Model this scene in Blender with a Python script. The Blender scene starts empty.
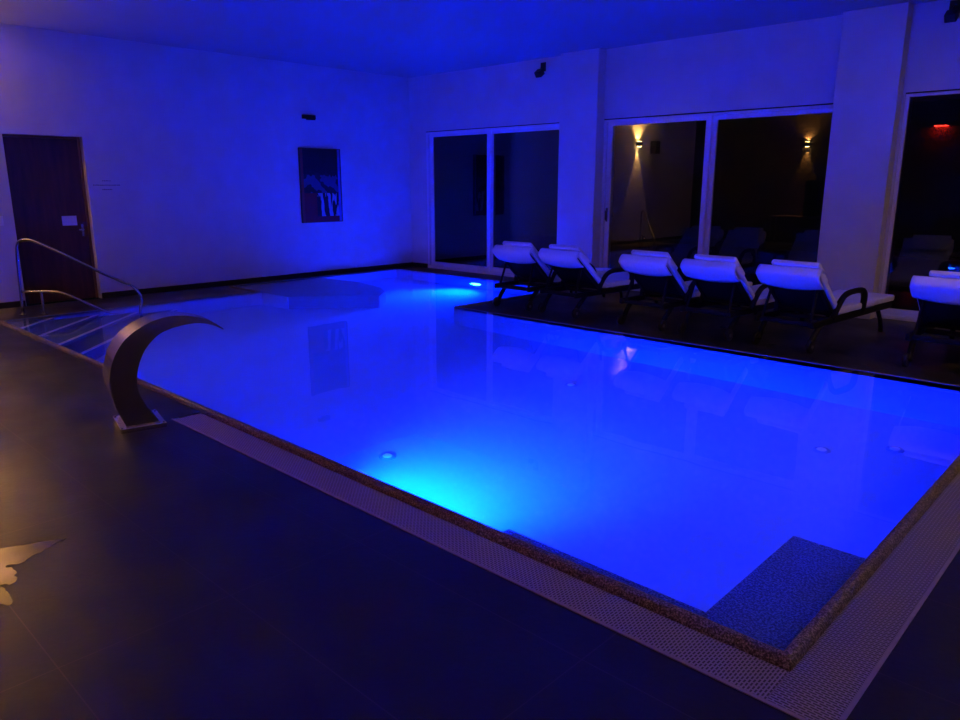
import bpy, bmesh, math, random
from mathutils import Vector, Matrix
R = math.radians
random.seed(7)
sc = bpy.context.scene
COL = sc.collection

# ------------------------------------------------------------------ materials
def mat(name, color=(.5, .5, .5), rough=.5, metal=0., spec=.5, emit=None, strength=0., coat=0.):
    m = bpy.data.materials.new(name); m.use_nodes = True
    b = m.node_tree.nodes['Principled BSDF']
    b.inputs['Base Color'].default_value = (*color, 1)
    b.inputs['Roughness'].default_value = rough
    b.inputs['Metallic'].default_value = metal
    b.inputs['Specular IOR Level'].default_value = spec
    b.inputs['Coat Weight'].default_value = coat
    if emit:
        b.inputs['Emission Color'].default_value = (*emit, 1)
        b.inputs['Emission Strength'].default_value = strength
    return m

def nd(m, t, **kw):
    n = m.node_tree.nodes.new(t)
    for k, v in kw.items(): setattr(n, k, v)
    return n

def coords(m, scale=(1, 1, 1), loc=(0, 0, 0), rot=(0, 0, 0), kind='Object'):
    tc = nd(m, 'ShaderNodeTexCoord'); mp = nd(m, 'ShaderNodeMapping')
    mp.inputs['Scale'].default_value = scale; mp.inputs['Location'].default_value = loc
    mp.inputs['Rotation'].default_value = rot
    m.node_tree.links.new(tc.outputs[kind], mp.inputs['Vector'])
    return mp.outputs['Vector']

def noise_ramp(m, scale, stops, detail=4., vec=None, rough=.55, target='Base Color'):
    L = m.node_tree.links
    n = nd(m, 'ShaderNodeTexNoise'); n.inputs['Scale'].default_value = scale
    n.inputs['Detail'].default_value = detail; n.inputs['Roughness'].default_value = rough
    L.new(vec or coords(m), n.inputs['Vector'])
    r = nd(m, 'ShaderNodeValToRGB')
    el = r.color_ramp.elements
    while len(el) < len(stops): el.new(.5)
    for e, (p, c) in zip(el, stops):
        e.position = p; e.color = (*c, 1)
    L.new(n.outputs['Fac'], r.inputs['Fac'])
    if target: L.new(r.outputs['Color'], m.node_tree.nodes['Principled BSDF'].inputs[target])
    return n, r

def bump(m, src, strength=.2, dist=.01):
    b = nd(m, 'ShaderNodeBump'); b.inputs['Strength'].default_value = strength
    b.inputs['Distance'].default_value = dist
    m.node_tree.links.new(src, b.inputs['Height'])
    m.node_tree.links.new(b.outputs['Normal'], m.node_tree.nodes['Principled BSDF'].inputs['Normal'])

M = {}
M['plaster'] = mat('plaster', (.8, .8, .8), .85, spec=.2)
n, r = noise_ramp(M['plaster'], 3., [(.3, (.61, .60, .57)), (.7, (.67, .66, .62))])
n2 = nd(M['plaster'], 'ShaderNodeTexNoise'); n2.inputs['Scale'].default_value = 160
bump(M['plaster'], n2.outputs['Fac'], .08, .002)
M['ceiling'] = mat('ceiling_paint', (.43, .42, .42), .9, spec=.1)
M['wood_wall'] = mat('dark_wall', (.07, .055, .045), .6)
noise_ramp(M['wood_wall'], 2., [(.3, (.035, .022, .015)), (.7, (.06, .04, .025))])

# slate floor tiles
m = M['floor'] = mat('slate_floor', (.03, .03, .03), .38, spec=.45)
L = m.node_tree.links
n, r = noise_ramp(m, 2.2, [(.25, (.014, .013, .013)), (.55, (.022, .020, .019)), (.8, (.034, .029, .026))], detail=8, target=None)
br = nd(m, 'ShaderNodeTexBrick'); br.offset = 0.0; br.squash = 1
br.inputs['Scale'].default_value = 1; br.inputs['Brick Width'].default_value = 1.2
br.inputs['Row Height'].default_value = .6; br.inputs['Mortar Size'].default_value = .0022
br.inputs['Mortar Smooth'].default_value = .1
br.inputs['Mortar'].default_value = (.075, .055, .042, 1)
L.new(coords(m, loc=(1.23 - .0, -.58, 0)), br.inputs['Vector'])
L.new(r.outputs['Color'], br.inputs['Color1']); L.new(r.outputs['Color'], br.inputs['Color2'])
L.new(br.outputs['Color'], m.node_tree.nodes['Principled BSDF'].inputs['Base Color'])
n3 = nd(m, 'ShaderNodeTexNoise'); n3.inputs['Scale'].default_value = 1.3; n3.inputs['Detail'].default_value = 6
L.new(coords(m), n3.inputs['Vector'])
mr = nd(m, 'ShaderNodeMapRange'); mr.inputs['To Min'].default_value = .27; mr.inputs['To Max'].default_value = .5
mr.inputs['From Min'].default_value = .3; mr.inputs['From Max'].default_value = .7
L.new(n3.outputs['Fac'], mr.inputs['Value']); L.new(mr.outputs['Result'], m.node_tree.nodes['Principled BSDF'].inputs['Roughness'])
n4 = nd(m, 'ShaderNodeTexNoise'); n4.inputs['Scale'].default_value = 38; n4.inputs['Detail'].default_value = 5
L.new(coords(m), n4.inputs['Vector']); bump(m, n4.outputs['Fac'], .25, .004)

# granite coping / underwater ledges
def granite(name, a, b, c, rough, sc_=170):
    m = mat(name, b, rough, spec=.5)
    noise_ramp(m, sc_, [(.36, a), (.5, b), (.62, c)], detail=3, rough=.7)
    return m
M['granite'] = granite('granite_coping', (.03, .025, .02), (.12, .10, .08), (.50, .42, .34), .5, 140)
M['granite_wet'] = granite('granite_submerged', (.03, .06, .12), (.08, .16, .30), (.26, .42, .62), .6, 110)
M['liner'] = mat('pool_liner', (.25, .5, .78), .6, spec=.2)
noise_ramp(M['liner'], .9, [(.3, (.23, .48, .76)), (.7, (.27, .53, .80))])
M['inlet'] = mat('inlet_ring', (.15, .3, .5), .5)
M['riser'] = mat('step_nosing_tile', (.8, .85, .9), .6)

# overflow grating: white plastic with rows of slots
def grate_mat(name, turn):
    m = mat(name, (.5, .47, .45), .5)
    L = m.node_tree.links
    br = nd(m, 'ShaderNodeTexBrick'); br.offset = .5; br.inputs['Scale'].default_value = 1
    br.inputs['Brick Width'].default_value = .030 if turn else .022; br.inputs['Row Height'].default_value = .0115
    br.inputs['Mortar Size'].default_value = .0032; br.inputs['Mortar Smooth'].default_value = .25
    br.inputs['Color1'].default_value = (.07, .06, .055, 1); br.inputs['Color2'].default_value = (.1, .085, .08, 1)
    br.inputs['Mortar'].default_value = (.44, .40, .38, 1)
    L.new(coords(m, rot=(0, 0, 0 if turn else R(90))), br.inputs['Vector'])
    L.new(br.outputs['Color'], m.node_tree.nodes['Principled BSDF'].inputs['Base Color'])
    bump(m, br.outputs['Fac'], .8, .003)
    return m
M['grate'] = grate_mat('overflow_grating', False)
M['grate_side'] = grate_mat('overflow_grating_side', True)
M['plastic_edge'] = mat('grating_edge_strip', (.4, .34, .31), .45)

M['upvc'] = mat('white_window_frame', (.78, .77, .78), .4)
M['gasket'] = mat('rubber_gasket', (.02, .02, .02), .6)
m = M['glass'] = bpy.data.materials.new('window_glass'); m.use_nodes = True
nt = m.node_tree; nt.nodes.clear(); L = nt.links
out = nt.nodes.new('ShaderNodeOutputMaterial'); mx = nt.nodes.new('ShaderNodeMixShader')
tr = nt.nodes.new('ShaderNodeBsdfTransparent'); gl = nt.nodes.new('ShaderNodeBsdfGlossy')
tr.inputs['Color'].default_value = (.75, .78, .78, 1); gl.inputs['Roughness'].default_value = 0.0
fr = nt.nodes.new('ShaderNodeFresnel'); fr.inputs['IOR'].default_value = 1.5
mu = nt.nodes.new('ShaderNodeMath'); mu.operation = 'MULTIPLY'; mu.inputs[1].default_value = 2.1; mu.use_clamp = True
L.new(fr.outputs[0], mu.inputs[0]); L.new(mu.outputs[0], mx.inputs[0])
L.new(tr.outputs[0], mx.inputs[1]); L.new(gl.outputs[0], mx.inputs[2]); L.new(mx.outputs[0], out.inputs['Surface'])

m = M['water'] = bpy.data.materials.new('pool_water'); m.use_nodes = True
nt = m.node_tree; nt.nodes.clear(); L = nt.links
out = nt.nodes.new('ShaderNodeOutputMaterial'); gl = nt.nodes.new('ShaderNodeBsdfGlass')
gl.inputs['IOR'].default_value = 1.333; gl.inputs['Roughness'].default_value = 0
gl.inputs['Color'].default_value = (.97, .99, 1, 1)
nz = nt.nodes.new('ShaderNodeTexNoise'); nz.inputs['Scale'].default_value = 1.6; nz.inputs['Detail'].default_value = 2
tcw = nt.nodes.new('ShaderNodeTexCoord'); L.new(tcw.outputs['Object'], nz.inputs['Vector'])
bw = nt.nodes.new('ShaderNodeBump'); bw.inputs['Strength'].default_value = .05; bw.inputs['Distance'].default_value = .02
L.new(nz.outputs['Fac'], bw.inputs['Height']); L.new(bw.outputs[0], gl.inputs['Normal'])
L.new(gl.outputs[0], out.inputs['Surface'])

m = M['steel'] = mat('brushed_steel', (.68, .63, .58), .2, metal=1.)
L = m.node_tree.links
n = nd(m, 'ShaderNodeTexNoise'); n.inputs['Scale'].default_value = 30
L.new(coords(m, scale=(60, 1, 1)), n.inputs['Vector']); bump(m, n.outputs['Fac'], .05, .001)
M['chrome'] = mat('polished_steel', (.62, .6, .6), .16, metal=1.)
m = M['door'] = mat('mahogany_door', (.11, .03, .02), .5)
noise_ramp(m, 3., [(.3, (.04, .011, .008)), (.7, (.10, .028, .018))], detail=6, vec=coords(m, scale=(1, 6, .6)))
M['door_edge'] = mat('door_wood_edge', (.2, .09, .05), .5)
M['black'] = mat('black_plastic', (.012, .012, .013), .45)
M['resin'] = mat('black_resin_frame', (.01, .01, .011), .55, spec=.2)
M['hub'] = mat('grey_hub', (.15, .15, .15), .5)
M['sling'] = mat('dark_sling_fabric', (.008, .008, .01), .8, spec=.15)
m = M['towel'] = mat('white_terry_cover', (.8, .79, .78), .95, spec=.1)
n = nd(m, 'ShaderNodeTexNoise'); n.inputs['Scale'].default_value = 90; n.inputs['Detail'].default_value = 3
m.node_tree.links.new(coords(m), n.inputs['Vector']); bump(m, n.outputs['Fac'], .4, .004)
M['paper'] = mat('white_paper', (.75, .77, .85), .7)
M['ink'] = mat('grey_lettering', (.12, .1, .12), .6)
M['baseboard'] = mat('dark_granite_baseboard', (.012, .011, .011), .5)
M['wood'] = mat('dark_wood', (.09, .05, .03), .45)
M['terrace'] = mat('terrace_paving', (.03, .03, .03), .8)
M['lens'] = mat('underwater_lens', (.5, .9, 1), .3, emit=(.12, .75, 1), strength=9.)
M['warm_lens'] = mat('warm_lamp_lens', (1, .8, .5), .4, emit=(1, .62, .18), strength=90.)
M['red_lens'] = mat('red_lamp_lens', (1, .1, .05), .4, emit=(1, .02, .01), strength=2.5)
m = M['puddle'] = mat('wet_film', (.035, .025, .015), .16, spec=.5)

# ------------------------------------------------------------------ mesh helpers
class MB:
    def __init__(s): s.bm = bmesh.new()
    def box(s, x0, x1, y0, y1, z0, z1, mtx=None):
        v = [s.bm.verts.new(Vector(p)) for p in ((x0, y0, z0), (x1, y0, z0), (x1, y1, z0), (x0, y1, z0), (x0, y0, z1), (x1, y0, z1), (x1, y1, z1), (x0, y1, z1))]
        for f in ((0, 3, 2, 1), (4, 5, 6, 7), (0, 1, 5, 4), (1, 2, 6, 5), (2, 3, 7, 6), (3, 0, 4, 7)):
            s.bm.faces.new([v[i] for i in f])
        if mtx is not None:
            for a in v: a.co = mtx @ a.co
        return s
    def quad(s, *p):
        s.bm.faces.new([s.bm.verts.new(Vector(q)) for q in p]); return s
    def prism(s, pts, axis, a, b):
        """polygon pts extruded along axis from a to b"""
        def P(p, t):
            if axis == 'x': return Vector((t, p[0], p[1]))
            if axis == 'y': return Vector((p[0], t, p[1]))
            return Vector((p[0], p[1], t))
        A = [s.bm.verts.new(P(p, a)) for p in pts]; B = [s.bm.verts.new(P(p, b)) for p in pts]
        s.bm.faces.new(A); s.bm.faces.new(B[::-1])
        for i in range(len(pts)):
            j = (i + 1) % len(pts); s.bm.faces.new([A[i], B[i], B[j], A[j]])
        return s
    def cyl(s, p0, p1, r, seg=16, r1=None):
        return s.tube([p0, p1], r, seg, rend=r1)
    def tube(s, pts, r, seg=10, rend=None, flat=1.):
        pts = [Vector(p) for p in pts]; rings = []; up = None
        for i, p in enumerate(pts):
            d = (pts[min(i + 1, len(pts) - 1)] - pts[max(i - 1, 0)]).normalized()
            if up is None: up = d.orthogonal().normalized()
            else: up = (up - d * up.dot(d)).normalized()
            sd = d.cross(up)
            rr = r if rend is None else r + (rend - r) * i / (len(pts) - 1)
            rings.append([s.bm.verts.new(p + (up * math.cos(a) * flat + sd * math.sin(a)) * rr) for a in [2 * math.pi * k / seg for k in range(seg)]])
        for a, b in zip(rings, rings[1:]):
            for k in range(seg): s.bm.faces.new([a[k], a[(k + 1) % seg], b[(k + 1) % seg], b[k]])
        s.bm.faces.new(rings[0][::-1]); s.bm.faces.new(rings[-1])
        return s
    def build(s, name, material, parent=None, bevel=0., smooth=False, subsurf=0, loc=None):
        bmesh.ops.recalc_face_normals(s.bm, faces=s.bm.faces)
        me = bpy.data.meshes.new(name); s.bm.to_mesh(me); s.bm.free()
        me.materials.append(material)
        o = bpy.data.objects.new(name, me); COL.objects.link(o)
        if parent: o.parent = parent
        if loc: o.location = loc
        if smooth:
            for p in me.polygons: p.use_smooth = True
        if bevel:
            b = o.modifiers.new('bevel', 'BEVEL'); b.width = bevel; b.segments = 3; b.limit_method = 'ANGLE'
            for p in me.polygons: p.use_smooth = True
            w = o.modifiers.new('wn', 'WEIGHTED_NORMAL'); w.keep_sharp = True
        if subsurf:
            q = o.modifiers.new('ss', 'SUBSURF'); q.levels = q.render_levels = subsurf
        return o

def smooth_path(pts, n=6):
    """Catmull-Rom through the points"""
    P = [Vector(p) for p in pts]; out = []
    Q = [P[0] * 2 - P[1]] + P + [P[-1] * 2 - P[-2]]
    for i in range(1, len(Q) - 2):
        a, b, c, d = Q[i - 1:i + 3]
        for k in range(n):
            t = k / n
            out.append(.5 * ((2 * b) + (c - a) * t + (2 * a - 5 * b + 4 * c - d) * t * t + (3 * b - 3 * c + d - a) * t ** 3))
    out.append(P[-1]); return out

def tag(o, label, cat, group=None, kind=None):
    o['label'] = label; o['category'] = cat
    if group: o['group'] = group
    if kind: o['kind'] = kind
    return o
def structure(o, label=None, cat=None):
    o['kind'] = 'structure'
    if label: o['label'] = label
    if cat: o['category'] = cat
    return o
def empty(name, loc=(0, 0, 0), rz=0):
    o = bpy.data.objects.new(name, None); COL.objects.link(o)
    o.location = loc; o.rotation_euler = (0, 0, rz); o.empty_display_size = .1
    return o
def copy_tree(o, parent=None):
    c = o.copy(); COL.objects.link(c)
    if parent: c.parent = parent
    for ch in [x for x in bpy.data.objects if x.parent == o]: copy_tree(ch, c)
    return c

# ------------------------------------------------------------------ room
XL, XR, YB, YF, H = -10.675, 6.5, -1.34, 9.36, 3.36
FZ = -.02                         # floor level; the water surface is z = 0
P = [(-9.54, 2.25), (-.757, 2.25), (-.757, 6.45), (-6.58, 6.45), (-6.58, 8.72), (-10.38, 8.72), (-10.38, 5.5), (-9.54, 5.5)]

# floor: every grid cell outside the pool and gutter
b = MB()
xs = [XL, -10.38, -9.54, -6.58, -4.72, -.757, -.505, XR]; ys = [YB, 1.988, 2.25, 5.5, 6.45, 8.72, YF]
def in_pool(x, y):
    if -9.54 < x < -.757 and 2.25 < y < 6.45: return True
    if -10.38 < x < -6.58 and 5.5 < y < 8.72: return True
    if -4.72 < x < -.505 and 1.988 < y < 2.25: return True
    if -.757 < x < -.505 and 1.988 < y < 6.45: return True
    return False
vd = {}
def V(x, y):
    if (x, y) not in vd: vd[(x, y)] = b.bm.verts.new((x, y, FZ))
    return vd[(x, y)]
for x0, x1 in zip(xs, xs[1:]):
    for y0, y1 in zip(ys, ys[1:]):
        if not in_pool((x0 + x1) / 2, (y0 + y1) / 2):
            b.bm.faces.new([V(x0, y0), V(x1, y0), V(x1, y1), V(x0, y1)])
o = b.build('floor', M['floor'])
structure(o)
# make sure the floor faces up
if o.data.polygons[0].normal.z < 0: o.data.flip_normals()

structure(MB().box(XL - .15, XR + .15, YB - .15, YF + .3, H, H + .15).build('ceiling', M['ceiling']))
# left wall with the door opening
DY0, DY1, DZ = 2.80, 3.715, 2.10
b = MB(); b.box(XL - .15, XL, YB - .15, DY0, FZ, H); b.box(XL - .15, XL, DY1, YF + .3, FZ, H); b.box(XL - .15, XL, DY0, DY1, DZ, H)
structure(b.build('wall_left', M['plaster']))
structure(MB().box(XL, XR + .15, YB - .15, YB, FZ, H).build('wall_back', M['wood_wall']))
structure(MB().box(XR, XR + .15, YB, YF + .3, FZ, H).build('wall_right', M['wood_wall']))
# window wall: header, solid ends and the bit left of the first window
WT = 2.40
W = [(-10.24, -7.1), (-6.42, -3.18), (-2.50, 1.6)]
b = MB(); xa = XL
for (x0, x1) in W:
    b.box(xa, x0, YF, YF + .3, FZ, H); b.box(x0, x1, YF, YF + .3, (WT if x0 < -3 else 2.455) + .015, H); xa = x1
b.box(xa, XR, YF, YF + .3, FZ, H)
structure(b.build('wall_front', M['plaster']))
structure(MB().box(-7.10, -6.425, 9.185, YF + .02, FZ, H - .004).build('pillar_1', M['plaster'], bevel=.008), 'white square pillar between the first and second window', 'pillar')
structure(MB().box(-3.19, -2.53, 9.185, YF + .02, FZ, H - .004).build('pillar_2', M['plaster'], bevel=.008), 'white square pillar between the second and third window', 'pillar')
b = MB(); b.box(XL, XL + .015, DY1 + .01, YF, FZ, .055); b.box(XL, XL + .015, YB, DY0 - .01, FZ, .055)
structure(b.build('baseboard_left', M['baseboard']))
structure(MB().box(XL + .015, W[0][0], YF - .015, YF, FZ, .055).build('baseboard_front', M['baseboard']))
structure(MB().box(XL - 6, XR + 3, YF + .3, YF + 9, FZ - .12, FZ - .05).build('terrace_ground', M['terrace']))

# windows: outer frame, sliding leaves, panes
def window(n, x0, x1, leaves, y=9.40, fo=.05, ft_=.03, f=.075, fr_=.055, WT=2.40):
    w = empty('window_%d' % n, ((x0 + x1) / 2, y, FZ)); structure(w)
    cx = (x0 + x1) / 2
    b = MB(); Z0, Z1 = 0, WT - FZ
    b.box(x0 - cx, x1 - cx, -.03, .1, Z1 - ft_, Z1); b.box(x0 - cx, x1 - cx, -.03, .1, Z0, .05)
    b.box(x0 - cx, x0 - cx + fo, -.03, .1, .05, Z1 - ft_); b.box(x1 - cx - fo, x1 - cx, -.03, .1, .05, Z1 - ft_)
    b.build('window_frame', M['upvc'], w, bevel=.004)
    b = MB(); b.box(x0 - cx, x1 - cx, -.035, .0, Z1 + .001, Z1 + .014)  # solid dark strip drawing the shade of the gap above the frame
    b.build('shadow_gap_strip', M['gasket'], w)
    for i, (a, c, dy, hs) in enumerate(leaves):
        s = MB(); a -= cx; c -= cx
        s.box(a, a + f, dy - .02, dy + .025, .05, Z1 - ft_); s.box(c - f, c, dy - .02, dy + .025, .05, Z1 - ft_)
        s.box(a + f, c - f, dy - .02, dy + .025, .05, .05 + .075); s.box(a + f, c - f, dy - .02, dy + .025, Z1 - ft_ - fr_, Z1 - ft_)
        lf = s.build('sliding_leaf', M['upvc'], w, bevel=.005)
        g = MB().box(a + f - .005, c - f + .005, dy, dy + .004, .05 + .07, Z1 - ft_ + .005 - fr_)
        g.build('pane', M['glass'], lf)
        if hs:
            hx = a + f / 2 if hs < 0 else c - f / 2
            h = MB(); h.box(hx - .014, hx + .014, dy - .028, dy - .02, .98, 1.18); h.box(hx - .01, hx + .01, dy - .06, dy - .028, 1.0, 1.14)
            h.build('handle', M['black'], lf, bevel=.003)['label'] = 'black pull handle'
    return w
window(1, *W[0], [(-10.16, -8.68, .0, 0), (-8.745, -7.13, .05, 0)])
window(2, *W[1], [(-6.36, -4.76, .0, -1), (-4.78, -3.20, .05, 0)])
window(3, *W[2], [(-2.49, -.45, .0, 0), (-.47, 1.59, .05, 0)], fo=.012, ft_=.012, f=.028, fr_=.02, WT=2.455)

# door in the left wall
d = empty('door_1', (XL, (DY0 + DY1) / 2, FZ)); structure(d)
hw = (DY1 - DY0) / 2
b = MB(); b.box(-.15, -.10, hw - .03, hw, 0, DZ - FZ); b.box(-.15, -.10, -hw, -hw + .03, 0, DZ - FZ); b.box(-.15, -.10, -hw + .03, hw - .03, DZ - FZ - .03, DZ - FZ)
b.build('door_frame', M['door_edge'], d, bevel=.004)
b = MB(); b.box(-.148, -.11, -hw + .032, hw - .032, .008, DZ - FZ - .035)
lf = b.build('door_leaf', M['door'], d, bevel=.003)
b = MB(); b.cyl((-.11, .36, .93), (-.065, .36, .93), .011); b.tube([(-.067, .365, .93), (-.067, .30, .93)], .009)
b.box(-.11, -.103, .345, .375, .84, 1.0)
b.build('door_handle', M['chrome'], lf, smooth=False)
structure(MB().box(XL - .3, XL - .15, DY0 - .1, DY1 + .1, FZ, DZ + .1).build('wall_behind_door', M['door']))
o = MB().box(-.002, .002, -.09, .09, -.062, .062).build('door_notice', M['paper'], loc=(XL - .1075, 3.47, 1.03))
tag(o, 'small white notice stuck on the dark wooden door', 'notice')

# ------------------------------------------------------------------ swimming pool
pool = empty('swimming_pool', (-5, 4.5, 0))
tag(pool, 'large L-shaped pool glowing blue with a dark granite rim', 'swimming pool')
OX, OY = 5, -4.5     # world -> pool offset
def pw(x, y, z=0): return (x + OX, y + OY, z)
D = -1.1
b = MB()
bot = [b.bm.verts.new(pw(x, y, D)) for x, y in P]; top = [b.bm.verts.new(pw(x, y, .004)) for x, y in P]
for i in range(len(P)):
    j = (i + 1) % len(P); b.bm.faces.new([bot[i], bot[j], top[j], top[i]])
f = b.bm.faces.new(bot); bmesh.ops.triangulate(b.bm, faces=[f])
b.build('basin', M['liner'], pool)
# coping: rounded granite rim following the outline
def rim(b, p, q, nx, ny, w=.05, e0=0., e1=0.):
    """one straight run p->q, profile growing outwards along (nx, ny)"""
    dx, dy = q[0] - p[0], q[1] - p[1]; Ln = math.hypot(dx, dy); dx /= Ln; dy /= Ln
    prof = [(0, -.14), (0, .002), (.006, .005), (.024, .006), (.036, .002), (.044, -.008), (w, -.028), (w, -.14)]
    rings = []
    for t, e in ((p, 0), (q, 1)):
        ring = []
        for u, z in prof:
            ex = (-e0 * u if e == 0 else e1 * u)
            ring.append(b.bm.verts.new(pw(t[0] + nx * u + dx * ex, t[1] + ny * u + dy * ex, z)))
        rings.append(ring)
    k = len(prof)
    for i in range(k): b.bm.faces.new([rings[0][i], rings[0][(i + 1) % k], rings[1][(i + 1) % k], rings[1][i]])
b = MB()
N = [(0, -1), (1, 0), (0, 1), (1, 0), (0, 1), (-1, 0), (0, -1), (-1, 0)]
convex = [1, 1, 1, -1, 1, 1, 1, -1]
for i in range(len(P)):
    j = (i + 1) % len(P); rim(b, P[i], P[j], *N[i], e0=convex[i], e1=convex[j])
o = b.build('coping', M['granite'], pool)
o['label'] = 'speckled dark granite rim'
for p_ in o.data.polygons: p_.use_smooth = True
o.data.set_sharp_from_angle(angle=R(50)) if hasattr(o.data, 'set_sharp_from_angle') else None
# gutter gratings
b = MB(); b.box(-4.71 + OX, -.712 + OX, 2.003 + OY, 2.190 + OY, -.055, -.022)
gr = b.build('overflow_grating', M['grate'], pool)
b = MB(); b.box(-.710 + OX, -.522 + OX, 2.003 + OY, 6.45 + OY, -.055, -.022)
b.build('overflow_grating', M['grate_side'], pool)
b = MB(); b.box(-4.72 + OX, -.505 + OX, 1.988 + OY, 2.002 + OY, -.06, -.016); b.box(-.519 + OX, -.505 + OX, 2.002 + OY, 6.45 + OY, -.06, -.016)
b.build('edge_strip', M['plastic_edge'], pool)
b = MB(); b.box(-4.72 + OX, -.5 + OX, 1.95 + OY, 2.2 + OY, -.2, -.15); b.box(-.7 + OX, -.5 + OX, 2.2 + OY, 6.5 + OY, -.2, -.15)
b.build('gutter', M['gasket'], pool)

# diagonal entry steps in the corner: tread k reaches u = (x+9.54)+(y-2.25)
YS = 5.2
for k in range(4):
    z1 = -.15 * (k + 1); u = .52 + .49 * k
    up_ = .02 + .49 * (k - 1) + .5 if k else 0
    pts = [(-9.54, 2.25), (-9.54 + u, 2.25), (-9.54, 2.25 + u)]
    if k:
        ui = .52 + .49 * (k - 1)
        pts = [(-9.54 + ui, 2.25), (-9.54 + u, 2.25), (-9.54, 2.25 + u), (-9.54, 2.25 + ui)]
    pts = [(x + OX, y + OY) for x, y in pts]
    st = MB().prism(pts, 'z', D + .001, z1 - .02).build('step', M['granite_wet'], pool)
    # pale nosing tile along the tread edge
    a = .052
    n = [(-9.54 + u - a, 2.25), (-9.54 + u + .01, 2.25), (-9.54, 2.25 + u + .01), (-9.54, 2.25 + u - a)]
    MB().prism([(x + OX, y + OY) for x, y in n], 'z', z1 - .0199, z1).build('nosing', M['riser'], st)
# corner granite block and narrow ledge near the camera
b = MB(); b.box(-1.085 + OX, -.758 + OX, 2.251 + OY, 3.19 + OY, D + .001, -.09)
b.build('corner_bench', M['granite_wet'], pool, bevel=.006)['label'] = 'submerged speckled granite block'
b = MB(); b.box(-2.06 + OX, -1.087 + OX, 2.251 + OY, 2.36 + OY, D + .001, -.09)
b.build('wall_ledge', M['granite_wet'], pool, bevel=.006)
# massage platform at the far end
pl = [(-10.379, 5.525), (-8.95, 5.56), (-8.12, 6.5), (-8.35, 6.8), (-8.75, 7.03), (-9.6, 7.2), (-10.379, 7.1)]
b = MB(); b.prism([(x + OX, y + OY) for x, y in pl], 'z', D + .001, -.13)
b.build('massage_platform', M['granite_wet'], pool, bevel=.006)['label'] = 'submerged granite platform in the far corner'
MB().prism([(x + OX, y + OY) for x, y in ((-9.54, 5.502), (-8.95, 5.535), (-8.95, 5.559), (-9.54, 5.544))], 'z', D + .001, -.15).build('platform_facing', M['liner'], pool)
# floor inlets
for (x, y) in ((-3.94, 3.18), (-3.95, 5.38), (-1.69, 5.36), (-1.30, 5.70), (-9.0, 7.9)):
    b = MB(); b.cyl(pw(x, y, D + .002), pw(x, y, D + .016), .062, 28, .055); 
    o = b.build('floor_inlet', M['inlet'], pool); 
    b = MB(); b.cyl(pw(x, y, D + .016), pw(x, y, D + .03), .035, 24, .028); b.build('inlet_cap', M['riser'], o)
# underwater lamps (lens + real light)
LAMPC = (.0, .0215, 1)
def pool_lamp(x, y, z, face, power, size=.22, tilt=8):
    b = MB(); b.cyl(pw(x, y, z), pw(x, y + face * .03, z), .15, 32); o = b.build('underwater_light', M['upvc'], pool)
    b = MB(); b.cyl(pw(x, y + face * .03, z), pw(x, y + face * .04, z), .115, 32, .10); b.build('lens', M['lens'], o)
    l = bpy.data.lights.new('pool_lamp', 'AREA'); l.shape = 'DISK'; l.size = size; l.energy = power; l.color = LAMPC
    q = bpy.data.objects.new('pool_lamp', l); COL.objects.link(q); q.parent = pool
    q.location = pw(x, y + face * .06, z); q.rotation_euler = (R(90 - tilt) if face > 0 else R(-90 + tilt), 0, 0)
    l = bpy.data.lights.new('pool_beam', 'SPOT'); l.energy = power * 42; l.color = LAMPC; l.spot_size = R(96); l.spot_blend = 1.; l.shadow_soft_size = .08
    q = bpy.data.objects.new('pool_beam', l); COL.objects.link(q); q.parent = pool
    q.location = pw(x, y + face * .10, z); q.rotation_euler = (R(90 - 38) if face > 0 else R(-90 + 38), 0, 0)
    return q
PL = 102
pool_lamp(-3.27, 2.251, -.62, 1, PL)
pool_lamp(-8.35, 8.719, -.62, -1, PL * .55)
# water
b = MB(); vs = [b.bm.verts.new((x, y, 0)) for x, y in P]; b.bm.faces.new(vs)
wt = b.build('pool_water', M['water'])
if wt.data.polygons[0].normal.z < 0: wt.data.flip_normals()
tag(wt, 'still clear water filling the blue lit pool', 'water', kind='stuff')

# ------------------------------------------------------------------ handrail at the diagonal steps
rl = empty('pool_handrail', (-9.94, 2.56, FZ))
tag(rl, 'polished steel handrail sloping down over the corner pool steps', 'handrail')
def dg(t, z, s=0.): return (t + s, t - s, z - FZ)
b = MB(); pts = [dg(0, FZ), dg(.008, .4), dg(.02, .72), dg(.035, .82), dg(.06, .857), dg(.10, .868), dg(.16, .858), dg(.26, .80), dg(.40, .70), dg(.64, .52), dg(.84, .385), dg(.93, .325), dg(.98, .25), dg(1.0, .17), dg(.985, .07), dg(.975, -.03)]
b.tube(smooth_path(pts, 4), .017, 14); b.build('top_rail', M['chrome'], rl, smooth=True)
b = MB(); pts = [dg(.005, .262), dg(.15, .262), dg(.29, .262), dg(.34, .25), dg(.42, .205), dg(.55, .115), dg(.70, .01), dg(.80, -.06)]
b.tube(smooth_path(pts, 4), .014, 12); b.build('lower_rail', M['chrome'], rl, smooth=True)
b = MB(); b.cyl(dg(.175, FZ), dg(.175, .255), .015, 12); b.build('post', M['chrome'], rl, smooth=False)
for t in (0, .175):
    b = MB(); b.cyl(dg(t, FZ), dg(t, FZ + .012), .042, 20); b.build('base_flange', M['chrome'], rl)

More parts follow.
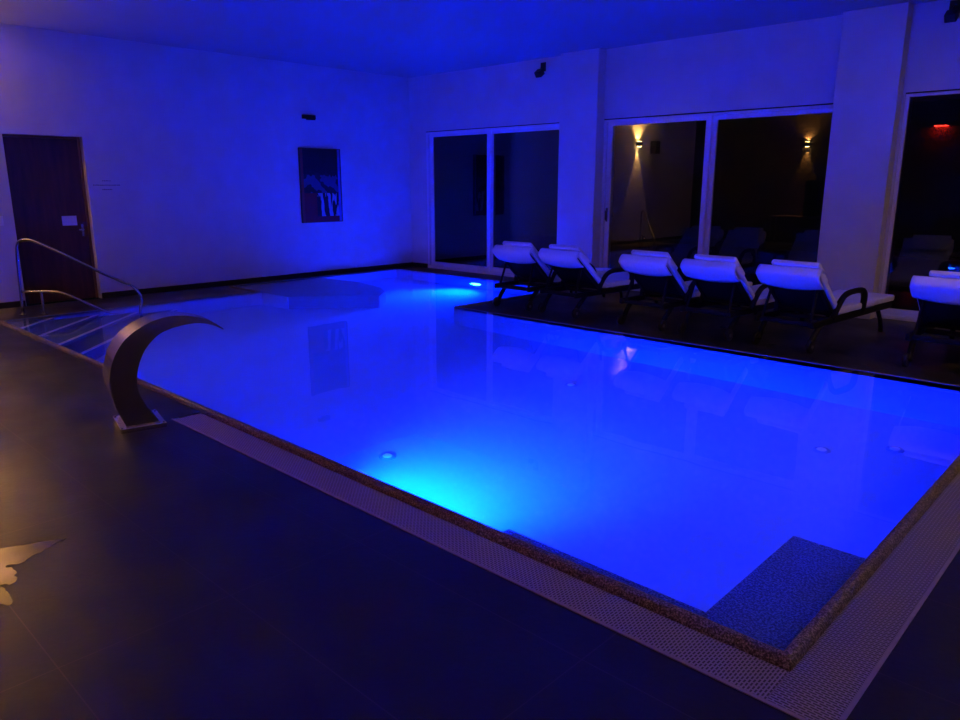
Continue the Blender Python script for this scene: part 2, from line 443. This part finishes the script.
# ------------------------------------------------------------------ swan-neck fountain
ft = empty('pool_fountain', (-4.73, 1.78, FZ), R(-13))
tag(ft, 'crescent shaped steel cascade fountain arching over the pool edge', 'fountain')
outer = [(-.075, .0), (-.095, .05), (-.125, .14), (-.147, .241), (-.149, .312), (-.138, .374), (-.107, .464), (-.055, .546), (.003, .600), (.072, .642), (.130, .667), (.196, .683), (.25, .689), (.298, .687), (.382, .673), (.449, .651), (.509, .617), (.562, .573)]
inner = [(.558, .568), (.50, .603), (.44, .622), (.382, .629), (.311, .624), (.242, .611), (.176, .587), (.125, .55), (.073, .492), (.039, .426), (.02, .371), (.008, .31), (.008, .25), (.016, .205), (.039, .152), (.069, .094), (.125, .0)]
b = MB(); n0 = len(outer)
X0, X1 = -.20, .085
O = smooth_path([(0, p[0], p[1] - FZ) for p in outer], 3); I = smooth_path([(0, p[0], p[1] - FZ) for p in inner], 3)[::-1]
n0 = 40
def resample(Q, n):
    ls = [0]
    for a, c in zip(Q, Q[1:]): ls.append(ls[-1] + (c - a).length)
    out = []; k = 0
    for i in range(n):
        t = ls[-1] * i / (n - 1)
        while k < len(ls) - 2 and ls[k + 1] < t: k += 1
        f_ = (t - ls[k]) / max(1e-9, ls[k + 1] - ls[k]); out.append(Q[k].lerp(Q[k + 1], min(1, f_)))
    return out
O = resample(O, n0); I = resample(I, n0)
def rowv(Q, x): return [b.bm.verts.new((x if x > 0 else x + .17 * max(0, (k / n0 - .45) / .55), q.y, q.z)) for k, q in enumerate(Q)]
o0, o1, i0, i1 = rowv(O, X0), rowv(O, X1), rowv(I, X0), rowv(I, X1)
for k in range(n0 - 1):
    b.bm.faces.new([o0[k], o0[k + 1], o1[k + 1], o1[k]]); b.bm.faces.new([i0[k], i1[k], i1[k + 1], i0[k + 1]])
    b.bm.faces.new([o1[k], o1[k + 1], i1[k + 1], i1[k]]); b.bm.faces.new([o0[k], i0[k], i0[k + 1], o0[k + 1]])
b.bm.faces.new([o0[0], o1[0], i1[0], i0[0]]); b.bm.faces.new([o0[-1], i0[-1], i1[-1], o1[-1]])
o = b.build('spout', M['steel'], ft)
for p_ in o.data.polygons: p_.use_smooth = True
o.data.set_sharp_from_angle(angle=R(40))
MB().box(-.215, .11, -.12, .15, 0, .03).build('base_plate', M['steel'], ft, bevel=.004)
for sx in (-.2, .098):
    for sy in (-.108, .138):
        MB().cyl((sx, sy, .03), (sx, sy, .038), .007, 6).build('bolt', M['chrome'], ft)

# ------------------------------------------------------------------ sun loungers
def make_lounger():
    t = empty('sun_lounger')
    # frame: two side rails and cross bars
    b = MB()
    for s in (-1, 1):
        b.box(s * .27 - .02, s * .27 + .02, .15, 1.98, .235, .295)
    for y in (.18, .58, 1.30, 1.94): b.box(-.25, .25, y, y + .04, .24, .285)
    b.build('frame', M['resin'], t, bevel=.012)
    for s in (-1, 1):
        b = MB(); b.tube(smooth_path([(s * .27, 1.66, .24), (s * .275, 1.74, .12), (s * .28, 1.78, .0)], 4), .026, 10, flat=.8)
        b.build('leg', M['resin'], t, smooth=True)
        b = MB(); b.tube(smooth_path([(s * .265, .34, .24), (s * .255, .24, .14), (s * .245, .18, .06)], 4), .026, 10, flat=.8)
        rear = b.build('leg', M['resin'], t, smooth=True)
        b = MB(); b.cyl((s * .25, .18, .06), (s * .285, .18, .06), .06, 24)
        wh = b.build('wheel', M['black'], rear, bevel=.008)
        MB().cyl((s * .283, .18, .06), (s * .289, .18, .06), .018, 16).build('hub_cap', M['hub'], wh)
        # armrest loop
        b = MB(); pts = [(s * .28, .56, .27), (s * .295, .60, .38), (s * .305, .68, .475), (s * .31, .79, .51), (s * .31, 1.0, .515), (s * .31, 1.12, .495), (s * .30, 1.19, .42), (s * .285, 1.20, .27)]
        b.tube(smooth_path(pts, 5), .032, 10, flat=.85); b.build('armrest', M['resin'], t, smooth=True)
    # seat slats (under the cushion)
    b = MB()
    for k in range(12): b.box(-.25, .25, .68 + k * .108, .755 + k * .108, .293, .305)
    b.build('seat', M['resin'], t, bevel=.003)
    # backrest: leaning panel, hinge at y=.76, top at y=.26
    hy, hz, ty, tz = .62, .31, .17, .70
    ln = math.hypot(ty - hy, tz - hz); ang = math.atan2(tz - hz, ty - hy)   # direction up the backrest
    mt = Matrix.Translation((0, hy, hz)) @ Matrix.Rotation(ang, 4, 'X')     # local y runs up the panel
    # local -z faces the sitter after this rotation
    b = MB(); b.box(-.27, -.235, 0, ln, -.015, .02, mt); b.box(.235, .27, 0, ln, -.015, .02, mt)
    b.box(-.235, .235, ln - .05, ln, -.015, .02, mt); b.box(-.235, .235, 0, .05, -.015, .02, mt)
    bk = b.build('backrest', M['resin'], t, bevel=.008)
    b = MB(); b.box(-.24, .24, .04, ln - .04, -.004, .006, mt); b.build('sling', M['sling'], bk)
    # support strut behind the backrest
    for s in (-1, 1):
        b = MB(); p = mt @ Vector((s * .22, .40, .02)); b.tube([p, (s * .235, .2, .27)], .014, 8)
        b.build('support_strut', M['resin'], t)
    # cushion: one padded strip bent at the hinge
    th = .065
    def up(u, w): return mt @ Vector((0, u, -.016 - w))
    a = [Vector((0, 2.02, .306)), Vector((0, 1.5, .306)), Vector((0, hy + .06, .306)), up(.04, 0), up(.25, 0), up(.5, 0), up(ln + .01, 0)]
    c = [Vector((0, 2.02, .306 + th)), Vector((0, 1.5, .306 + th)), Vector((0, hy + .10, .306 + th)), up(.10, th), up(.28, th), up(.5, th), up(ln + .03, th)]
    b = MB(); rows = []
    for q, r_ in zip(a, c):
        rows.append([b.bm.verts.new((-.295, q.y, q.z)), b.bm.verts.new((.295, q.y, q.z)), b.bm.verts.new((.295, r_.y, r_.z)), b.bm.verts.new((-.295, r_.y, r_.z))])
    for r0, r1 in zip(rows, rows[1:]):
        for k in range(4): b.bm.faces.new([r0[k], r0[(k + 1) % 4], r1[(k + 1) % 4], r1[k]])
    b.bm.faces.new(rows[0][::-1]); b.bm.faces.new(rows[-1])
    b.build('cushion', M['towel'], t, bevel=.02)
    # hood: the cover folded over the top and down the back, curved hem
    b = MB(); nx = 17; grid = []
    prof = []
    for i in range(nx):
        x = -.302 + .604 * i / (nx - 1); s_ = 1 - (x / .302) ** 2
        drop = .135 + .04 * s_
        col = [mt @ Vector((x, ln - .03, -.016 - th)), mt @ Vector((x, ln + .03, -.014 - th)), mt @ Vector((x, ln + .045, -.05)),
               mt @ Vector((x, ln + .045, .0)), mt @ Vector((x, ln + .03, .032)), mt @ Vector((x, ln - .05, .04 + .008 * s_)), mt @ Vector((x, ln - drop * .7, .037 + .01 * s_)), mt @ Vector((x, ln - drop, .03 + .008 * s_))]
        grid.append([b.bm.verts.new(p) for p in col])
    for g0, g1 in zip(grid, grid[1:]):
        for k in range(len(g0) - 1): b.bm.faces.new([g0[k], g0[k + 1], g1[k + 1], g1[k]])
    o = b.build('cover_flap', M['towel'], t, smooth=True)
    so = o.modifiers.new('thick', 'SOLIDIFY'); so.thickness = .012; so.offset = -1
    return t, mt, ln
proto, mt, ln = make_lounger()
def make_pillow():
    b = MB(); b.box(-.19, .27, ln - .22, ln + .062, -.015 - .065 - .05, -.015 - .064, mt)
    bmesh.ops.subdivide_edges(b.bm, edges=b.bm.edges, cuts=2, use_grid_fill=True)
    o = b.build('head_pillow', M['towel'], bevel=0, smooth=True); 
    m_ = o.modifiers.new('bev', 'BEVEL'); m_.width = .018; m_.segments = 3; m_.limit_method = 'ANGLE'
    for v in o.data.vertices: pass
    return o
pil = make_pillow()
spots = [(-6.03, 6.76, 0, 'white cushioned black lounger nearest the pool corner, at the left end of the row'),
         (-5.32, 6.76, -4, 'white cushioned lounger second in the row, in front of the first white pillar'),
         (-4.19, 6.76, -4, 'white cushioned lounger third from the pool corner, below the left wall light reflection'),
         (-3.45, 6.76, -4, 'white cushioned lounger fourth in the row, in front of the window mullion'),
         (-2.66, 6.76, -5, 'white cushioned lounger with open armrest in front of the wide second pillar'),
         (-1.33, 6.76, -1, 'lounger standing apart beyond the pillar, cut by the edge of the photo')]
pill = ['folded white headrest on the lounger by the pool corner', 'folded white headrest on the second lounger, before the first pillar',
        'folded white headrest on the third lounger from the pool corner', 'folded white headrest on the fourth lounger, before the mullion',
        'folded white headrest on the lounger before the wide pillar', 'folded white headrest on the lounger cut by the photo edge']
for i, (x, y, a, lab) in enumerate(spots):
    o = proto if i == 0 else copy_tree(proto)
    o.location = (x, y, FZ); o.rotation_euler = (0, 0, R(a)); tag(o, lab, 'sun lounger', 'sun loungers in a row beside the pool')
    q = pil if i == 0 else pil.copy()
    if i: COL.objects.link(q)
    q.location = (x, y, FZ); q.rotation_euler = (0, 0, R(a)); tag(q, pill[i], 'pillow', 'headrests on the sun loungers')

# ------------------------------------------------------------------ things on the walls
# painting on the left wall
py0, py1, pz0, pz1 = 6.965, 7.77, .875, 2.075
pt = empty('painting', (XL, (py0 + py1) / 2, (pz0 + pz1) / 2))
tag(pt, 'tall abstract painting in black, dark red and blue on the left wall', 'painting')
m = M['canvas'] = mat('canvas_paint', (.1, .1, .1), .6); L = m.node_tree.links
vec = coords(m)
sx = nd(m, 'ShaderNodeSeparateXYZ'); L.new(vec, sx.inputs[0])
def mth(op, a, b_=None, clamp=False):
    n = nd(m, 'ShaderNodeMath', operation=op); n.use_clamp = clamp
    for i, v in enumerate((a, b_)):
        if v is None: continue
        if isinstance(v, (int, float)): n.inputs[i].default_value = v
        else: L.new(v, n.inputs[i])
    return n.outputs[0]
def mixc(f, a, b_):
    n = nd(m, 'ShaderNodeMix', data_type='RGBA'); L.new(f, n.inputs['Factor'])
    for s_, v in (('A', a), ('B', b_)):
        k = [q for q in n.inputs if q.name == s_ and q.type == 'RGBA'][0]
        if isinstance(v, tuple): k.default_value = (*v, 1)
        else: L.new(v, k)
    return [q for q in n.outputs if q.type == 'RGBA'][0]
Y_, Z_ = sx.outputs[1], sx.outputs[2]
wv = nd(m, 'ShaderNodeTexNoise'); wv.inputs['Scale'].default_value = 1.; wv.inputs['Detail'].default_value = 3
L.new(coords(m, scale=(1, 11, 2.2), rot=(R(12), 0, 0)), wv.inputs['Vector'])
strk = mth('GREATER_THAN', wv.outputs['Fac'], .5)
blob = nd(m, 'ShaderNodeTexNoise'); blob.inputs['Scale'].default_value = 6; L.new(vec, blob.inputs['Vector'])
bl = mth('GREATER_THAN', blob.outputs['Fac'], .5)
figures = mixc(strk, (.02, .015, .02), (.3, .32, .42))
upper = mixc(bl, (.02, .015, .02), (.06, .06, .14))
low_left = mth('LESS_THAN', Y_, -.10)
lowmix = mixc(low_left, figures, (.25, .012, .012))
body = mixc(mth('GREATER_THAN', Z_, -.12), lowmix, upper)
c1 = mixc(mth('GREATER_THAN', mth('ADD', Z_, mth('MULTIPLY', blob.outputs['Fac'], .2)), .28), body, (.008, .008, .010))
c2 = mixc(mth('LESS_THAN', Z_, -.50), c1, (.25, .012, .015))
c3 = mixc(mth('LESS_THAN', Y_, -.34), c2, (.3, .04, .03))
c4 = mixc(mth('GREATER_THAN', Y_, .34), c3, (.1, .1, .4))
L.new(c4, m.node_tree.nodes['Principled BSDF'].inputs['Base Color'])
hy_, hz_ = (py1 - py0) / 2, (pz1 - pz0) / 2
MB().box(.0, .028, -hy_ + .01, hy_ - .01, -hz_ + .01, hz_ - .01).build('canvas', M['canvas'], pt)
b = MB(); b.box(.0, .036, -hy_, -hy_ + .012, -hz_, hz_); b.box(.0, .036, hy_ - .012, hy_, -hz_, hz_); b.box(.0, .036, -hy_ + .012, hy_ - .012, hz_ - .012, hz_); b.box(.0, .036, -hy_ + .012, hy_ - .012, -hz_, -hz_ + .012)
b.build('picture_frame', M['wood'], pt)
# emergency light box above the painting
b = MB(); b.box(0, .05, -.12, .12, -.035, .03)
em = b.build('emergency_light', M['black'], loc=(XL, 7.19, 2.56), bevel=.008)
tag(em, 'small dark box fitting high above the painting', 'wall fitting')
b = MB(); b.box(.02, .06, -.05, .1, -.05, -.034); b.build('lamp_cover', M['gasket'], em)
# faint lettering beside the door
lt = empty('wall_lettering', (XL, 3.95, 1.49)); tag(lt, 'small faint lettering on the white wall beside the door', 'lettering')
for row, (z, wd) in enumerate(((.055, .10), (-.002, .34), (-.06, .12))):
    b = MB(); y = -wd / 2
    while y < wd / 2:
        w_ = random.uniform(.008, .02); b.box(.0005, .003, y, y + w_, z - .008, z + .008 * random.uniform(.4, 1)); y += w_ + .008
    b.build('letters', M['ink'], lt)
# light switch left of the door
sw = MB().box(0, .01, -.04, .04, -.06, .06).build('light_switch', M['upvc'], loc=(XL, 2.64, 1.06), bevel=.003)
tag(sw, 'white wall switch plate at the left edge beside the door', 'switch')
MB().box(.01, .014, -.025, .025, -.04, .04).build('rocker', M['upvc'], sw, bevel=.001)

def spot_cam(x, y, z, label):
    t = empty('wall_spotlight', (x, y, z)); tag(t, label, 'spotlight', 'small black wall spotlights under the ceiling')
    MB().box(-.05, .05, -.012, 0, -.03, .10).build('bracket', M['black'], t, bevel=.004)
    MB().tube([(0, -.012, .04), (0, -.05, .02), (0, -.07, -.02)], .012, 8).build('arm', M['black'], t)
    mt_ = Matrix.Translation((0, -.09, -.06)) @ Matrix.Rotation(R(35), 4, 'X')
    MB().box(-.055, .055, -.06, .05, -.045, .045, mt_).build('lamp_head', M['black'], t, bevel=.01)
spot_cam(-7.56, YF, 3.20, 'small black spotlight on the wall above the first sliding window')
spot_cam(-2.14, YF, 3.24, 'small black spotlight above the third window at the right edge')

# up/down wall lamps
def sconce(loc, face, label, power=40, color=(1, .46, .12), up=.7):
    """face = outward normal of the wall (x, y)"""
    rz = math.atan2(face[1], face[0])
    t = empty('wall_lamp', loc, rz); tag(t, label, 'wall lamp', 'warm up and down wall lamps')
    MB().box(0, .11, -.05, .05, -.055, .055).build('lamp_body', M['black'], t, bevel=.006)
    for s in (-1, 1):
        MB().box(.02, .10, -.04, .04, s * .0555, s * .068).build('lens', M['warm_lens'], t)
        l = bpy.data.lights.new('beam', 'SPOT'); l.energy = power * (1 if s < 0 else up); l.color = color
        l.spot_size = R(44 if s < 0 else 118); l.spot_blend = .12 if s < 0 else 1.; l.shadow_soft_size = .012
        q = bpy.data.objects.new('beam', l); COL.objects.link(q); q.parent = t
        q.location = (.038, 0, s * .080); q.rotation_euler = (0 if s < 0 else R(180), 0, 0)
    return t
SP = 200
sconce((XL, 1.70, 2.50), (1, 0), 'warm up and down wall lamp on the left wall, seen mirrored in the second window', 270, up=2.4)
sconce((-7.55, YB, 2.50), (0, 1), 'warm up and down wall lamp above the console on the back wall', 300)
sconce((-1.2, YB, 2.50), (0, 1), 'warm up and down wall lamp at the middle of the plain back wall', 330)
sconce((2.6, YB, 2.50), (0, 1), 'warm up and down wall lamp at the right end of the back wall', SP)
sconce((XR, 2.2, 2.50), (-1, 0), 'warm up and down wall lamp on the right wall nearer the back wall', SP)
sconce((XR, 6.0, 2.50), (-1, 0), 'warm up and down wall lamp on the right wall nearer the windows', SP)

cl = empty('added_ceiling_lamp', (.9, 6.2, H)); tag(cl, 'unseen round ceiling lamp added to warm the right end of the room', 'ceiling lamp')  # added lamp out of view, warms the right-hand pillar sides
MB().cyl((0, 0, -.05), (0, 0, 0), .16, 32).build('lamp_body', M['upvc'], cl)
MB().cyl((0, 0, -.062), (0, 0, -.05), .14, 32).build('lens', M['warm_lens'], cl)
l = bpy.data.lights.new('ceiling_fill', 'AREA'); l.shape = 'DISK'; l.size = .26; l.energy = 14; l.color = (1, .55, .22)
q = bpy.data.objects.new('ceiling_fill', l); COL.objects.link(q); q.parent = cl; q.location = (0, 0, -.075)
# console with a dark cabinet at the back wall (mirrored in the second window)
c_ = empty('console_table', (-7.55, YB, FZ)); tag(c_, 'dark wooden console table against the back wall, seen mirrored in the window', 'console table')
MB().box(-.7, .7, .01, .45, .66, .71).build('tabletop', M['wood'], c_, bevel=.004)
for sx_ in (-.66, .62):
    for sy_ in (.03, .39): MB().box(sx_, sx_ + .04, sy_, sy_ + .04, 0, .66).build('leg', M['wood'], c_)
o = MB().box(-.17, .17, .0, .3, 0, .92).build('speaker_box', M['black'], loc=(-7.22, YB + .05, FZ + .711), bevel=.01)
tag(o, 'tall black box standing on the console table', 'speaker')
# small black box speaker high on the left wall
o = MB().box(0, .16, -.12, .12, -.16, .16).build('wall_speaker', M['black'], loc=(XL, .95, 2.44), bevel=.01)
tag(o, 'small black box speaker mounted high beside the left wall lamp', 'speaker')
# red lamp on the back wall
rd = empty('red_lamp', (-4.55, YB, 2.82)); tag(rd, 'small red lamp on the back wall, mirrored in the third window', 'lamp')
MB().box(-.2, .2, 0, .09, 0, .05).build('lamp_body', M['black'], rd, bevel=.004)
MB().box(-.11, .11, .01, .095, -.012, 0).build('lens', M['red_lens'], rd)
l = bpy.data.lights.new('red_beam', 'AREA'); l.shape = 'RECTANGLE'; l.size = .3; l.size_y = .06; l.energy = 14; l.color = (1, .02, .01)
q = bpy.data.objects.new('red_beam', l); COL.objects.link(q); q.parent = rd; q.location = (0, .05, -.02)

# wet film on the floor near the camera
outl = [(-3.7, .25), (-3.484, .685), (-3.43, .80), (-3.383, .909), (-3.36, .86), (-3.33, .80), (-3.30, .75), (-3.275, .704), (-3.30, .66), (-3.22, .67), (-3.12, .635), (-3.15, .6), (-3.05, .60), (-2.96, .586), (-3.0, .54), (-3.05, .45), (-3.1, .25)]
b = MB(); b.bm.faces.new([b.bm.verts.new((x + 3.6 + random.uniform(-.007, .007), y - .7 + random.uniform(-.007, .007), 0)) for x, y in [(p.x, p.y) for p in smooth_path([(x, y, 0) for x, y in outl], 6)]])
o = b.build('floor_puddle', M['puddle'], loc=(-3.6, .7, FZ + .002))
if o.data.polygons[0].normal.z < 0: o.data.flip_normals()
tag(o, 'shallow puddle shining amber on the dark floor near the left edge', 'puddle')

# ------------------------------------------------------------------ world, camera
w = bpy.data.worlds.new('night'); sc.world = w; w.use_nodes = True
w.node_tree.nodes['Background'].inputs[0].default_value = (.0006, .0006, .0012, 1)
w.node_tree.nodes['Background'].inputs[1].default_value = 1
cam = bpy.data.cameras.new('camera'); co = bpy.data.objects.new('camera', cam); COL.objects.link(co)
cam.sensor_width = 36; cam.lens = 739.9 / 960 * 36; cam.clip_start = .05
co.location = (0, 0, 1.5); co.rotation_euler = (R(90 - 13.37), R(0), R(43.536))
sc.camera = co
sc.view_settings.view_transform = 'Standard'; sc.view_settings.look = 'None'
sc.view_settings.exposure = 0; sc.view_settings.gamma = 1; sc.view_settings.use_curve_mapping = False
cy = sc.cycles
cy.max_bounces = 14; cy.diffuse_bounces = 6; cy.glossy_bounces = 6; cy.transmission_bounces = 8; cy.transparent_max_bounces = 8
cy.sample_clamp_indirect = 60; cy.sample_clamp_direct = 0
cy.caustics_refractive = True; cy.caustics_reflective = True; cy.blur_glossy = .5
cy.use_denoising = True
